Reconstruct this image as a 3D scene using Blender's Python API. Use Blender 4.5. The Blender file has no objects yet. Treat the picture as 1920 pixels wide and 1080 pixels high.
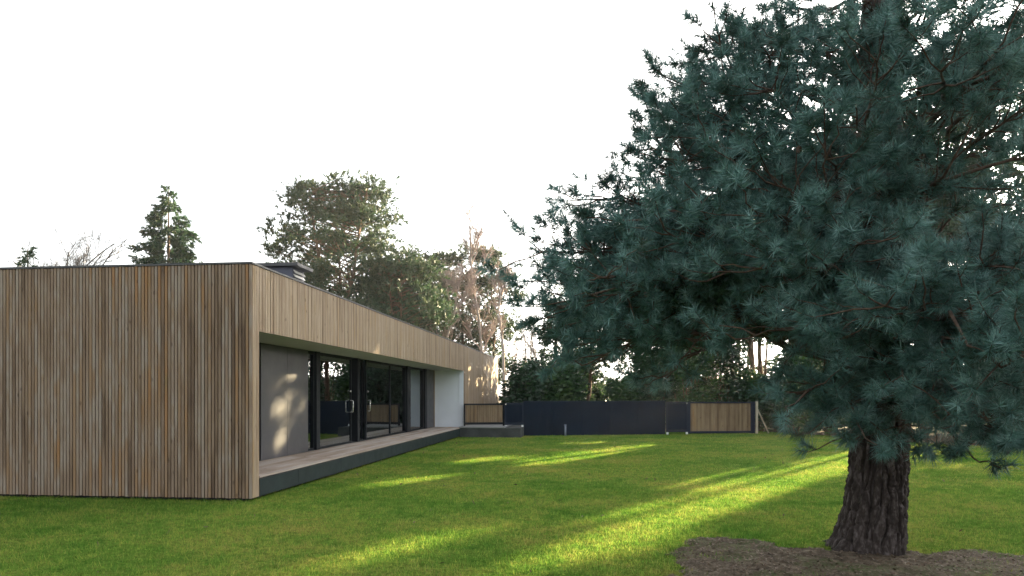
import bpy, math, random
import numpy as np
from mathutils import Vector, Matrix

# ------------------------------------------------------------------ camera, sky, sun, exposure
SC = bpy.context.scene
COL = SC.collection
F_PX, CX, HZ, EYE = 1320.0, 960.0, 742.0, 1.6       # focal length and horizon in photo pixels (1920 wide)
TH = math.radians(6.57)                             # the house's long side runs along +Y, the lens points 6.6 deg left of it
CT, ST = math.cos(TH), math.sin(TH)

cam_d = bpy.data.cameras.new('camera')
cam = bpy.data.objects.new('camera', cam_d)
COL.objects.link(cam)
cam.location = (0, 0, EYE)
cam.rotation_euler = (math.radians(90), 0, TH)
cam_d.sensor_width = 36.0
cam_d.lens = 36.0 * F_PX / 1920.0
cam_d.shift_y = (HZ - 540.0) / 1920.0
cam_d.clip_start = 0.05
cam_d.clip_end = 3000.0
SC.camera = cam

SUN_AZ, SUN_EL = math.radians(31.0), math.radians(13.0)   # azimuth clockwise from +Y
SUN = np.array([math.sin(SUN_AZ) * math.cos(SUN_EL), math.cos(SUN_AZ) * math.cos(SUN_EL), math.sin(SUN_EL)])

world = bpy.data.worlds.new('World')
SC.world = world
world.use_nodes = True
wn = world.node_tree
wn.nodes.clear()
w_out = wn.nodes.new('ShaderNodeOutputWorld')
w_bg = wn.nodes.new('ShaderNodeBackground')
w_sky = wn.nodes.new('ShaderNodeTexSky')
w_sky.sky_type = 'NISHITA'
w_sky.sun_disc = False
w_sky.sun_elevation = SUN_EL
w_sky.sun_rotation = SUN_AZ
w_sky.air_density = 1.0
w_sky.dust_density = 3.0
w_sky.ozone_density = 1.0
w_hs = wn.nodes.new('ShaderNodeHueSaturation')
w_hs.inputs['Saturation'].default_value = 0.25
wn.links.new(w_sky.outputs['Color'], w_hs.inputs['Color'])
wn.links.new(w_hs.outputs['Color'], w_bg.inputs['Color'])
w_bg.inputs['Strength'].default_value = 0.08
wn.links.new(w_bg.outputs['Background'], w_out.inputs['Surface'])

sun_d = bpy.data.lights.new('sun', 'SUN')
sun_d.energy = 5.0
sun_d.angle = math.radians(0.5)
sun_d.color = (1.0, 0.80, 0.47)
sun = bpy.data.objects.new('sun', sun_d)
COL.objects.link(sun)
sun.rotation_euler = Vector(SUN).to_track_quat('Z', 'Y').to_euler()

SC.view_settings.view_transform = 'Standard'
SC.view_settings.look = 'None'
SC.view_settings.exposure = 3.0
SC.view_settings.gamma = 1.0
SC.render.engine = 'CYCLES'
SC.cycles.max_bounces = 8
SC.cycles.transparent_max_bounces = 12

# ------------------------------------------------------------------ photo pixel -> world
def P(px, py, D):
    u = (px - CX) / F_PX
    return np.array([D * (u * CT - ST), D * (u * ST + CT), EYE + (HZ - py) * D / F_PX])
def G(px, py, z=0.0):                                # where a pixel's ray meets the level z
    return P(px, py, (EYE - z) * F_PX / (py - HZ))
def y_on(px, X):                                     # Y where a pixel column meets the plane X
    u = (px - CX) / F_PX
    return X * (u * ST + CT) / (u * CT - ST)
def on_x(px, py, X):
    Y = y_on(px, X)
    D = -X * ST + Y * CT
    return np.array([X, Y, EYE + (HZ - py) * D / F_PX])

# ------------------------------------------------------------------ mesh helpers
class MB:
    """collects quads / tris of one mesh"""
    def __init__(s):
        s.v, s.f = [], []
    def box(s, x0, x1, y0, y1, z0, z1):
        b = len(s.v)
        s.v += [(x0, y0, z0), (x1, y0, z0), (x1, y1, z0), (x0, y1, z0), (x0, y0, z1), (x1, y0, z1), (x1, y1, z1), (x0, y1, z1)]
        s.f += [(b+3, b+2, b+1, b), (b+4, b+5, b+6, b+7), (b, b+1, b+5, b+4), (b+1, b+2, b+6, b+5), (b+2, b+3, b+7, b+6), (b+3, b, b+4, b+7)]
        return s
    def tube(s, pts, rad, n=6, cap=True):
        pts = [Vector(p) for p in pts]
        b0 = len(s.v)
        prev = None
        for i, p in enumerate(pts):
            t = (pts[min(i+1, len(pts)-1)] - pts[max(i-1, 0)])
            t.normalize() if t.length > 1e-9 else None
            if prev is None:
                a = Vector((0, 0, 1)) if abs(t.z) < .9 else Vector((1, 0, 0))
                u = t.cross(a).normalized()
            else:
                u = (prev - t * prev.dot(t)).normalized()
            prev = u
            w = t.cross(u)
            for k in range(n):
                a = 2 * math.pi * k / n
                s.v.append(tuple(p + (u * math.cos(a) + w * math.sin(a)) * rad[i]))
        for i in range(len(pts) - 1):
            for k in range(n):
                a, c = b0 + i*n + k, b0 + i*n + (k+1) % n
                s.f.append((a, c, c + n, a + n))
        if cap:
            s.f.append(tuple(b0 + k for k in reversed(range(n))))
            s.f.append(tuple(b0 + (len(pts)-1)*n + k for k in range(n)))
        return s
    def mesh(s, name):
        m = bpy.data.meshes.new(name)
        m.from_pydata(s.v, [], s.f)
        m.update()
        return m
    def build(s, name, mat, parent=None, smooth=False, bevel=0):
        o = link(name, s.mesh(name), mat, parent)
        if smooth:
            o.data.polygons.foreach_set('use_smooth', [True] * len(o.data.polygons))
        if bevel:
            md = o.modifiers.new('bevel', 'BEVEL')
            md.width = bevel
            md.segments = 2
        return o

def link(name, mesh, mat, parent=None):
    o = bpy.data.objects.new(name, mesh)
    COL.objects.link(o)
    if mat is not None and len(mesh.materials) == 0:
        mesh.materials.append(mat)
    if parent is not None:
        o.parent = parent
        o.matrix_parent_inverse = parent_inv(parent)
    return o
def parent_inv(p):
    # parts are built in world coordinates: undo a thing's own position; parts themselves sit at the world origin
    return Matrix.Translation(p.location).inverted() if p.parent is None else Matrix.Identity(4)

def arr_mesh(name, v, f, smooth=False):
    """mesh from numpy: v (N,3), f (M,k) with k = 3 or 4"""
    v = np.ascontiguousarray(v, dtype=np.float32)
    f = np.ascontiguousarray(f, dtype=np.int32)
    m = bpy.data.meshes.new(name)
    k = f.shape[1]
    m.vertices.add(len(v))
    m.vertices.foreach_set('co', v.ravel())
    m.loops.add(f.size)
    m.loops.foreach_set('vertex_index', f.ravel())
    m.polygons.add(len(f))
    m.polygons.foreach_set('loop_start', np.arange(0, f.size, k, dtype=np.int32))
    if smooth:
        m.polygons.foreach_set('use_smooth', np.ones(len(f), dtype=bool))
    m.update(calc_edges=True)
    return m
def tris(v):
    return np.arange(len(v), dtype=np.int32).reshape(-1, 3)

def empty(name, loc):
    o = bpy.data.objects.new(name, None)
    COL.objects.link(o)
    o.location = tuple(float(c) for c in loc)
    o.empty_display_size = 0.2
    return o
def tag(o, label=None, cat=None, group=None, kind=None):
    if label: o['label'] = label
    if cat: o['category'] = cat
    if group: o['group'] = group
    if kind: o['kind'] = kind
    return o
def thing(name, label, cat, loc, group=None):
    return tag(empty(name, loc), label, cat, group)
def structure(o):
    o['kind'] = 'structure'
    return o

# ------------------------------------------------------------------ materials
def mat_new(name):
    m = bpy.data.materials.new(name)
    m.use_nodes = True
    nt = m.node_tree
    nt.nodes.clear()
    out = nt.nodes.new('ShaderNodeOutputMaterial')
    return m, nt, out
def N(nt, typ, **kw):
    n = nt.nodes.new('ShaderNode' + typ)
    for k, v in kw.items():
        if k.startswith('i_'):
            n.inputs[k[2:].replace('_', ' ')].default_value = v
        else:
            setattr(n, k, v)
    return n
def L(nt, a, b):
    nt.links.new(a, b)
def rgba(c):
    return (c[0], c[1], c[2], 1.0)
def ramp(nt, fac, stops, interp='LINEAR'):
    r = N(nt, 'ValToRGB')
    r.color_ramp.interpolation = interp
    e = r.color_ramp.elements
    while len(e) < len(stops):
        e.new(0.5)
    for i, (p, c) in enumerate(stops):
        e[i].position = p
        e[i].color = rgba(c) if len(c) == 3 else c
    if fac is not None:
        L(nt, fac, r.inputs['Fac'])
    return r.outputs['Color']
def mathn(nt, op, a, b=None, c=None):
    n = N(nt, 'Math', operation=op)
    for i, v in enumerate((a, b, c)):
        if v is None: continue
        if isinstance(v, (int, float)): n.inputs[i].default_value = v
        else: L(nt, v, n.inputs[i])
    return n.outputs[0]
def mixc(nt, fac, a, b, blend='MIX'):
    n = N(nt, 'Mix', data_type='RGBA', blend_type=blend)
    for key, v in ((0, fac), (6, a), (7, b)):
        if isinstance(v, (int, float)): n.inputs[key].default_value = v
        elif isinstance(v, tuple): n.inputs[key].default_value = rgba(v)
        else: L(nt, v, n.inputs[key])
    return n.outputs[2]
def noise(nt, vec, scale, detail=3, rough=0.55):
    n = N(nt, 'TexNoise')
    n.inputs['Scale'].default_value = scale
    n.inputs['Detail'].default_value = detail
    n.inputs['Roughness'].default_value = rough
    if vec is not None: L(nt, vec, n.inputs['Vector'])
    return n.outputs['Fac']
def pos(nt):
    return N(nt, 'NewGeometry').outputs['Position']
def scaled(nt, vec, s):
    m = N(nt, 'Mapping')
    m.inputs['Scale'].default_value = s
    L(nt, vec, m.inputs['Vector'])
    return m.outputs['Vector']
def bump(nt, h, strength, dist):
    b = N(nt, 'Bump')
    b.inputs['Strength'].default_value = strength
    b.inputs['Distance'].default_value = dist
    L(nt, h, b.inputs['Height'])
    return b.outputs['Normal']
def principled(nt, out, color=None, rough=0.6, metal=0.0, normal=None, spec=0.5):
    p = N(nt, 'BsdfPrincipled')
    if isinstance(color, tuple): p.inputs['Base Color'].default_value = rgba(color)
    elif color is not None: L(nt, color, p.inputs['Base Color'])
    if isinstance(rough, (int, float)): p.inputs['Roughness'].default_value = rough
    else: L(nt, rough, p.inputs['Roughness'])
    p.inputs['Metallic'].default_value = metal
    p.inputs['Specular IOR Level'].default_value = spec
    if normal is not None: L(nt, normal, p.inputs['Normal'])
    L(nt, p.outputs[0], out.inputs['Surface'])
    return p

def m_plain(name, col, rough=0.6, metal=0.0, var=0.12, scale=6.0, bmp=0.0, spec=0.5):
    m, nt, out = mat_new(name)
    ps = pos(nt)
    f = noise(nt, ps, scale, 4)
    lo = tuple(c * (1 - var) for c in col)
    hi = tuple(min(1, c * (1 + var)) for c in col)
    c = ramp(nt, f, [(0.3, lo), (0.7, hi)])
    r = mathn(nt, 'MULTIPLY_ADD', noise(nt, ps, scale * 3, 3), 0.25, rough - 0.12)
    nm = bump(nt, noise(nt, ps, scale * 12, 3), bmp, 0.01) if bmp else None
    principled(nt, out, c, r, metal, nm, spec)
    return m

def m_wood(name, stops, grain_axis='z', big=0.9, knots=True, rough=0.75, streak=None):
    """weathered board: every slat takes its own tone, changing slowly along its length"""
    m, nt, out = mat_new(name)
    ps = pos(nt)
    oi = N(nt, 'ObjectInfo').outputs['Random']
    isl = N(nt, 'NewGeometry').outputs['Random Per Island']
    r = mathn(nt, 'FRACT', mathn(nt, 'ADD', oi, isl))
    off = N(nt, 'CombineXYZ')
    L(nt, mathn(nt, 'MULTIPLY', r, 91.0), off.inputs[0])
    L(nt, mathn(nt, 'MULTIPLY', r, 37.0), off.inputs[1])
    sh = N(nt, 'VectorMath', operation='ADD')
    L(nt, ps, sh.inputs[0]); L(nt, off.outputs[0], sh.inputs[1])
    ax = {'z': (1, 1, big), 'y': (1, big, 1)}[grain_axis]
    along = noise(nt, scaled(nt, sh.outputs[0], tuple(0.55 if a == 1 else a for a in ax)), 1.0, 3, 0.6)
    patch = noise(nt, ps, 0.7, 2)
    fac = mathn(nt, 'ADD', mathn(nt, 'MULTIPLY', r, 0.55), mathn(nt, 'ADD', mathn(nt, 'MULTIPLY', along, 1.0), mathn(nt, 'MULTIPLY_ADD', patch, 0.6, -0.62)))
    c = ramp(nt, fac, stops)
    fine = {'z': (60, 60, 2.2), 'y': (60, 2.2, 60)}[grain_axis]
    g = noise(nt, scaled(nt, sh.outputs[0], fine), 1.0, 4, 0.65)
    c = mixc(nt, 0.6, c, ramp(nt, g, [(0.25, (0.5, 0.5, 0.5)), (0.5, (1, 1, 1)), (0.75, (1.0, 1.0, 1.0))]), 'MULTIPLY')
    if knots:
        vo = N(nt, 'TexVoronoi', feature='F1')
        kn = {'z': (5.0, 5.0, 2.6), 'y': (5, 2.6, 5)}[grain_axis]
        L(nt, scaled(nt, sh.outputs[0], kn), vo.inputs['Vector'])
        vo.inputs['Scale'].default_value = 1.0
        k = ramp(nt, vo.outputs['Distance'], [(0.05, (0.35, 0.3, 0.28)), (0.11, (1, 1, 1))])
        c = mixc(nt, 0.7, c, k, 'MULTIPLY')
    nm = bump(nt, g, 0.25, 0.003)
    principled(nt, out, c, rough, 0, nm, 0.3)
    return m

def m_leaf(name, cols, trans=0.35, rough=0.5, nscale=1.2, spec=0.3, amp=1.0):
    """needles / leaves: tone varies clump by clump and leaf by leaf"""
    m, nt, out = mat_new(name)
    ps = pos(nt)
    isl = N(nt, 'NewGeometry').outputs['Random Per Island']
    f = mathn(nt, 'ADD', mathn(nt, 'MULTIPLY', isl, 0.45), mathn(nt, 'MULTIPLY_ADD', noise(nt, ps, nscale, 2), amp, 0.28 - 0.5 * amp))
    c = ramp(nt, f, [(i / (len(cols) - 1) * 0.8 + 0.1, k) for i, k in enumerate(cols)])
    p = N(nt, 'BsdfPrincipled')
    L(nt, c, p.inputs['Base Color'])
    p.inputs['Roughness'].default_value = rough
    p.inputs['Specular IOR Level'].default_value = spec
    t = N(nt, 'BsdfTranslucent')
    L(nt, mixc(nt, 0.5, c, (0.35, 0.36, 0.05), 'MIX') if trans > 0.3 else c, t.inputs['Color'])
    mx = N(nt, 'MixShader')
    mx.inputs[0].default_value = trans
    L(nt, p.outputs[0], mx.inputs[1]); L(nt, t.outputs[0], mx.inputs[2])
    L(nt, mx.outputs[0], out.inputs['Surface'])
    return m

def m_bark(name, cols, sc=(14, 14, 3.5), rough=0.9, bmp=0.6):
    m, nt, out = mat_new(name)
    ps = pos(nt)
    f = noise(nt, scaled(nt, ps, sc), 1.0, 5, 0.6)
    c = ramp(nt, f, [(0.25, cols[0]), (0.5, cols[1]), (0.75, cols[2])])
    principled(nt, out, c, rough, 0, bump(nt, f, bmp, 0.02), 0.25)
    return m

M = {}
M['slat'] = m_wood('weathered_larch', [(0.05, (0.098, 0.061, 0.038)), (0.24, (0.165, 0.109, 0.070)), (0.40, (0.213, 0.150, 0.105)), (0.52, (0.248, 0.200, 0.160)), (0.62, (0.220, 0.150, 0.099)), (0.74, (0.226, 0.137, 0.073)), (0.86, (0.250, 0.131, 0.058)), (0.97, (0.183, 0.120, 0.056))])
M['slat_side'] = m_wood('skylit_larch', [(0.10, (0.201, 0.137, 0.086)), (0.35, (0.287, 0.209, 0.140)), (0.55, (0.366, 0.285, 0.206)), (0.75, (0.329, 0.236, 0.144)), (0.92, (0.317, 0.203, 0.101))])  # paler copy of the slats: the long side's extra skylight put into the colour
M['deck_board'] = m_wood('deck_timber', [(0.1, (0.270, 0.208, 0.162)), (0.4, (0.360, 0.296, 0.252)), (0.65, (0.414, 0.360, 0.324)), (0.9, (0.396, 0.270, 0.172))], 'y')
M['fence_slat'] = m_wood('fence_timber', [(0.1, (0.12, 0.078, 0.042)), (0.4, (0.19, 0.132, 0.078)), (0.65, (0.24, 0.175, 0.105)), (0.9, (0.24, 0.145, 0.068))])
M['membrane'] = m_plain('black_membrane', (0.012, 0.012, 0.013), 0.8, 0, 0.2)
M['coping'] = m_plain('grey_coping', (0.045, 0.045, 0.048), 0.6, 0.0, 0.1, 2)
M['base'] = m_plain('black_base', (0.010, 0.010, 0.010), 0.9)
M['fascia'] = m_plain('dark_green_metal', (0.012, 0.023, 0.024), 0.7, 0.0, 0.12, 1.5, 0, 0.2)
M['panel'] = m_plain('bronze_panel', (0.095, 0.095, 0.105), 0.5, 0.6, 0.10, 1.2)
M['frame'] = m_plain('dark_frame', (0.008, 0.011, 0.015), 0.6, 0.0, 0.1, 3, 0, 0.2)
M['render'] = m_plain('white_render', (0.78, 0.83, 0.90), 0.85, 0, 0.03, 2)
M['soffit'] = m_plain('grey_soffit', (0.46, 0.45, 0.42), 0.8, 0, 0.06, 1.5)
M['inner'] = m_plain('inner_wall', (0.16, 0.17, 0.18), 0.8, 0, 0.1)
M['steel'] = m_plain('brushed_steel', (0.62, 0.62, 0.62), 0.25, 1.0, 0.05, 20)
M['door'] = m_plain('dark_brown_door', (0.022, 0.018, 0.022), 0.35, 0.0, 0.3, 2)
M['chimney'] = m_plain('slate_blue_metal', (0.05, 0.055, 0.085), 0.5, 0.2, 0.15, 2)
M['louvre'] = m_plain('pale_louvre', (0.55, 0.54, 0.50), 0.5, 0.2, 0.06, 4)
M['roof'] = m_plain('roof_membrane', (0.16, 0.16, 0.16), 0.9, 0, 0.2, 1)
M['navy'] = m_plain('navy_screen', (0.0022, 0.0085, 0.020), 0.7, 0.0, 0.25, 1.1, 0, 0.15)
M['navy_frame'] = m_plain('navy_frame', (0.004, 0.011, 0.026), 0.6, 0.0, 0.1, 3, 0, 0.25)
M['concrete'] = m_plain('concrete', (0.055, 0.06, 0.06), 0.9, 0, 0.35, 2.2, 0.3)
M['pale_stone'] = m_plain('pale_slab', (0.26, 0.26, 0.26), 0.85, 0, 0.1, 3)
M['white'] = m_plain('white_plastic', (0.75, 0.75, 0.74), 0.5)
M['post'] = m_plain('grey_post', (0.16, 0.18, 0.24), 0.5)
M['pale_wood'] = m_plain('pale_post_timber', (0.40, 0.36, 0.27), 0.8, 0, 0.2, 5)
M['cream'] = m_plain('cream_wall', (0.58, 0.52, 0.40), 0.9, 0, 0.06, 2)

def m_glass():
    m, nt, out = mat_new('window_glass')
    tr = N(nt, 'BsdfTransparent'); tr.inputs[0].default_value = (0.55, 0.72, 0.70, 1)
    gl = N(nt, 'BsdfGlossy'); gl.inputs['Roughness'].default_value = 0.004
    gl.inputs[0].default_value = (0.92, 0.98, 1.0, 1)
    nm = bump(nt, noise(nt, pos(nt), 0.8, 1), 0.03, 0.02)
    L(nt, nm, gl.inputs['Normal'])
    fr = N(nt, 'Fresnel'); fr.inputs['IOR'].default_value = 3.4
    mx = N(nt, 'MixShader')
    L(nt, fr.outputs[0], mx.inputs[0]); L(nt, tr.outputs[0], mx.inputs[1]); L(nt, gl.outputs[0], mx.inputs[2])
    L(nt, mx.outputs[0], out.inputs['Surface'])
    return m
M['glass'] = m_glass()

def m_lawn():
    m, nt, out = mat_new('lawn_turf')
    ps = pos(nt)
    big = noise(nt, ps, 0.45, 4, 0.6)
    mid = noise(nt, ps, 3.2, 4, 0.6)
    fine = noise(nt, scaled(nt, ps, (90, 90, 20)), 1.0, 3, 0.7)
    f = mathn(nt, 'ADD', mathn(nt, 'MULTIPLY', big, 0.6), mathn(nt, 'MULTIPLY', mid, 0.4))
    c = ramp(nt, f, [(0.38, (0.055, 0.115, 0.020)), (0.47, (0.095, 0.155, 0.030)), (0.56, (0.15, 0.175, 0.040)), (0.68, (0.21, 0.18, 0.050))])
    c = mixc(nt, 0.8, c, ramp(nt, fine, [(0.2, (0.35, 0.35, 0.35)), (0.6, (1.1, 1.1, 1.0))]), 'MULTIPLY')
    tuft = noise(nt, ps, 26, 3, 0.7)
    tuft2 = noise(nt, ps, 9, 3, 0.65)
    tm = mathn(nt, 'ADD', mathn(nt, 'MULTIPLY', tuft, 0.6), mathn(nt, 'MULTIPLY', tuft2, 0.4))
    c = mixc(nt, 1.0, c, ramp(nt, tm, [(0.36, (0.58, 0.64, 0.58)), (0.5, (1.15, 1.25, 1.15)), (0.62, (1.75, 1.75, 1.5))]), 'MULTIPLY')
    nm = bump(nt, fine, 0.9, 0.03)
    d = N(nt, 'BsdfDiffuse'); L(nt, c, d.inputs['Color']); L(nt, nm, d.inputs['Normal']); L(nt, d.outputs[0], out.inputs['Surface'])
    return m
def m_grass():
    m, nt, out = mat_new('grass_blades')
    ps = pos(nt)
    isl = N(nt, 'NewGeometry').outputs['Random Per Island']
    big = noise(nt, ps, 0.45, 4, 0.6)
    mid = noise(nt, ps, 3.2, 4, 0.6)
    f = mathn(nt, 'ADD', mathn(nt, 'ADD', mathn(nt, 'MULTIPLY', big, 0.6), mathn(nt, 'MULTIPLY', mid, 0.4)), mathn(nt, 'MULTIPLY_ADD', isl, 0.26, -0.13))
    c = ramp(nt, f, [(0.36, (0.065, 0.145, 0.022)), (0.47, (0.120, 0.205, 0.036)), (0.57, (0.21, 0.245, 0.050)), (0.71, (0.29, 0.24, 0.085))])
    tuft = noise(nt, ps, 26, 3, 0.7)
    tuft2 = noise(nt, ps, 9, 3, 0.65)
    tm = mathn(nt, 'ADD', mathn(nt, 'MULTIPLY', tuft, 0.6), mathn(nt, 'MULTIPLY', tuft2, 0.4))
    c = mixc(nt, 1.0, c, ramp(nt, tm, [(0.36, (0.58, 0.64, 0.58)), (0.5, (1.15, 1.25, 1.15)), (0.62, (1.75, 1.75, 1.5))]), 'MULTIPLY')
    p = N(nt, 'BsdfDiffuse'); L(nt, c, p.inputs['Color'])
    t = N(nt, 'BsdfTranslucent'); L(nt, c, t.inputs['Color'])
    mx = N(nt, 'MixShader'); mx.inputs[0].default_value = 0.4
    L(nt, p.outputs[0], mx.inputs[1]); L(nt, t.outputs[0], mx.inputs[2]); L(nt, mx.outputs[0], out.inputs['Surface'])
    return m
def m_floor():
    m, nt, out = mat_new('forest_floor')
    ps = pos(nt)
    f = noise(nt, ps, 1.3, 6, 0.65)
    c = ramp(nt, f, [(0.3, (0.018, 0.014, 0.009)), (0.48, (0.045, 0.030, 0.018)), (0.6, (0.075, 0.042, 0.024)), (0.75, (0.03, 0.04, 0.012))])
    principled(nt, out, c, 0.95, 0, bump(nt, noise(nt, ps, 14, 5), 0.8, 0.05), 0.1)
    return m
def m_mulch():
    m, nt, out = mat_new('mulch')
    ps = pos(nt)
    f = noise(nt, ps, 11, 6, 0.7)
    g = noise(nt, ps, 1.6, 3, 0.6)
    c = ramp(nt, f, [(0.28, (0.028, 0.021, 0.013)), (0.48, (0.085, 0.066, 0.044)), (0.65, (0.155, 0.126, 0.090)), (0.8, (0.23, 0.195, 0.15))])
    c = mixc(nt, ramp(nt, g, [(0.48, (0, 0, 0)), (0.66, (0.7, 0.7, 0.7))]), c, (0.055, 0.09, 0.02))
    principled(nt, out, c, 0.95, 0, bump(nt, f, 1.0, 0.03), 0.1)
    return m
M['lawn'], M['grass'], M['floor'], M['mulch'] = m_lawn(), m_grass(), m_floor(), m_mulch()
M['needle'] = m_leaf('blue_green_needles', [(0.034, 0.064, 0.042), (0.052, 0.118, 0.100), (0.092, 0.190, 0.170), (0.20, 0.33, 0.31)], 0.2, 0.5, 5.0, 0.25, 2.2)
M['twig'] = m_bark('pine_twig', [(0.028, 0.018, 0.014), (0.07, 0.044, 0.032), (0.13, 0.088, 0.064)], (30, 30, 30), 0.85, 0.3)
M['bark'] = m_bark('plated_pine_bark', [(0.010, 0.008, 0.007), (0.036, 0.027, 0.023), (0.125, 0.105, 0.102)], (26, 26, 7), 0.9, 0.8)
M['far_bark'] = m_bark('far_pine_bark', [(0.06, 0.04, 0.03), (0.14, 0.09, 0.06), (0.26, 0.16, 0.10)])
M['far_needle'] = m_leaf('far_pine_needles', [(0.018, 0.042, 0.024), (0.035, 0.070, 0.036), (0.058, 0.095, 0.045), (0.10, 0.11, 0.052)], 0.28, 0.6, 0.8)
M['spruce_needle'] = m_leaf('spruce_needles', [(0.022, 0.055, 0.03), (0.04, 0.085, 0.042), (0.07, 0.12, 0.05)], 0.3, 0.6, 0.9)
M['laurel'] = m_leaf('laurel_leaves', [(0.014, 0.045, 0.016), (0.028, 0.075, 0.024), (0.05, 0.11, 0.03), (0.10, 0.15, 0.03)], 0.3, 0.35, 1.0, 0.5)
M['dark_leaf'] = m_leaf('holly_leaves', [(0.010, 0.035, 0.016), (0.02, 0.055, 0.022), (0.035, 0.08, 0.028)], 0.2, 0.35, 1.2, 0.5)
M['birch_bark'] = m_bark('birch_bark', [(0.25, 0.20, 0.18), (0.42, 0.36, 0.33), (0.58, 0.53, 0.50)], (8, 8, 16))
M['birch_twig'] = m_bark('birch_twig', [(0.22, 0.165, 0.15), (0.34, 0.265, 0.24), (0.46, 0.38, 0.35)], (3, 3, 3), 0.8, 0.1)
M['grey_twig'] = m_bark('grey_twig', [(0.10, 0.085, 0.075), (0.19, 0.165, 0.15), (0.28, 0.25, 0.23)], (3, 3, 3), 0.8, 0.1)
M['litter'] = m_leaf('dead_leaves', [(0.03, 0.02, 0.01), (0.075, 0.045, 0.025), (0.14, 0.095, 0.058), (0.27, 0.22, 0.17)], 0.1, 0.7, 9.0)

# ------------------------------------------------------------------ where the photograph shows sun through the trees
def poly_ground(pts):
    return np.array([G(x, y)[:2] for x, y in pts])
LIT_GROUND = [poly_ground(p) for p in (
    [(1800, 829), (1800, 845), (1597, 878), (1440, 930), (1290, 980), (1150, 1018), (1020, 1058), (960, 1085), (905, 1085), (1080, 1018), (1240, 962), (1390, 905), (1480, 880), (1597, 846)],
    [(1265, 914), (1330, 895), (1440, 872), (1530, 852), (1540, 857), (1420, 885), (1330, 915), (1275, 921)],
    [(1090, 965), (1240, 935), (1290, 938), (1150, 975), (1100, 985)],
    [(1100, 1040), (1220, 1000), (1300, 985), (1340, 990), (1240, 1015), (1150, 1045)],
    [(960, 873), (1060, 853), (1228, 833), (1205, 841), (1120, 856), (1000, 876)],
    [(540, 1080), (650, 1043), (760, 1013), (900, 983), (985, 982), (960, 1002), (820, 1032), (690, 1080)],
    [(1040, 831), (1130, 828), (1135, 831), (1050, 834)],
    [(850, 866), (960, 853), (965, 858), (855, 872)],
    [(690, 906), (860, 884), (880, 888), (700, 914)],
)]
XF, XR = -5.087, -6.28                      # facade plane and the recessed glass wall
def poly_x(pts, X):
    return np.array([on_x(x, y, X)[1:] for x, y in pts])
LIT_WALL = [(XR, poly_x([(500, 735), (530, 715), (538, 690), (577, 690), (577, 800), (560, 770), (540, 850), (500, 850), (520, 780), (500, 790)], XR)),
            (XF, poly_x([(903, 745), (900, 715), (908, 690), (920, 676), (932, 676), (932, 700), (924, 722), (915, 745)], XF)),
            (XR, poly_x([(798, 790), (803, 715), (809, 712), (806, 785)], XR))]
def in_poly(p, poly):
    x, y = p[:, 0], p[:, 1]
    ins = np.zeros(len(p), bool)
    n = len(poly)
    for i in range(n):
        x1, y1 = poly[i]; x2, y2 = poly[(i + 1) % n]
        c = ((y1 > y) != (y2 > y))
        with np.errstate(divide='ignore', invalid='ignore'):
            ins ^= c & (x < (x2 - x1) * (y - y1) / (y2 - y1 + 1e-12) + x1)
    return ins
def sunlit_gap(p, r=0.0):
    """True for foliage points that stand in a shaft of sun seen in the photograph"""
    p = np.asarray(p)
    t = p[:, 2] / SUN[2]
    g = p - SUN * t[:, None]
    hit = np.zeros(len(p), bool)
    for q in LIT_GROUND:
        for dx, dy in ((0, 0), (r, 0), (-r, 0), (0, r), (0, -r)):
            hit |= in_poly(g[:, :2] + (dx, dy), q)
    for X, q in LIT_WALL:
        t = (p[:, 0] - X) / SUN[0]
        w = p - SUN * t[:, None]
        for dy, dz in ((0, 0), (.4 * r, 0), (-.4 * r, 0), (0, .4 * r), (0, -.4 * r)):
            hit |= in_poly(w[:, 1:] + (dy, dz), q) & (t > 0.5) & (np.sin(p[:, 0] * 91.7 + p[:, 2] * 57.3) > -0.86)
    return hit

# ------------------------------------------------------------------ ground, lawn, mulch bed
structure(link('ground', arr_mesh('ground', np.array([(-700, -500, 0), (700, -500, 0), (700, 900, 0), (-700, 900, 0)], float), np.array([[0, 1, 2, 3]])), M['floor']))
lawn_poly = [tuple(G(1425, 809)[:2]), tuple(G(1600, 820)[:2]), tuple(G(1750, 833)[:2]), tuple(G(1920, 839)[:2]), (24, 13), (26, -20), (-30, -20), (-30, 9), (-20, 40), (-4.6, 40), (-4.6, 30.5)]
me = bpy.data.meshes.new('lawn')
me.from_pydata([(x, y, 0.006) for x, y in lawn_poly], [], [tuple(reversed(range(len(lawn_poly))))])
structure(link('lawn', me, M['lawn']))

BED = [tuple(G(x, y)[:2]) for x, y in ((1272, 1004), (1330, 1006), (1400, 1013), (1470, 1022), (1560, 1028), (1640, 1030), (1700, 1034), (1800, 1040), (1920, 1042))] + [(6.5, 5.4), (6.5, 2.5), (0.4, 2.5), tuple(G(1235, 1110)[:2]), tuple(G(1258, 1060)[:2])]
BEDA = np.array(BED)
rng = np.random.default_rng(5)
def vnoise(x, y, s, seed=0):
    """cheap smooth value noise"""
    x = x * s + seed * 17.3; y = y * s + seed * 9.1
    xi, yi = np.floor(x), np.floor(y)
    fx, fy = x - xi, y - yi
    fx, fy = fx * fx * (3 - 2 * fx), fy * fy * (3 - 2 * fy)
    def h(a, b):
        v = np.sin(a * 127.1 + b * 311.7 + seed * 74.7) * 43758.5453
        return v - np.floor(v)
    return (h(xi, yi) * (1 - fx) + h(xi + 1, yi) * fx) * (1 - fy) + (h(xi, yi + 1) * (1 - fx) + h(xi + 1, yi + 1) * fx) * fy
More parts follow.
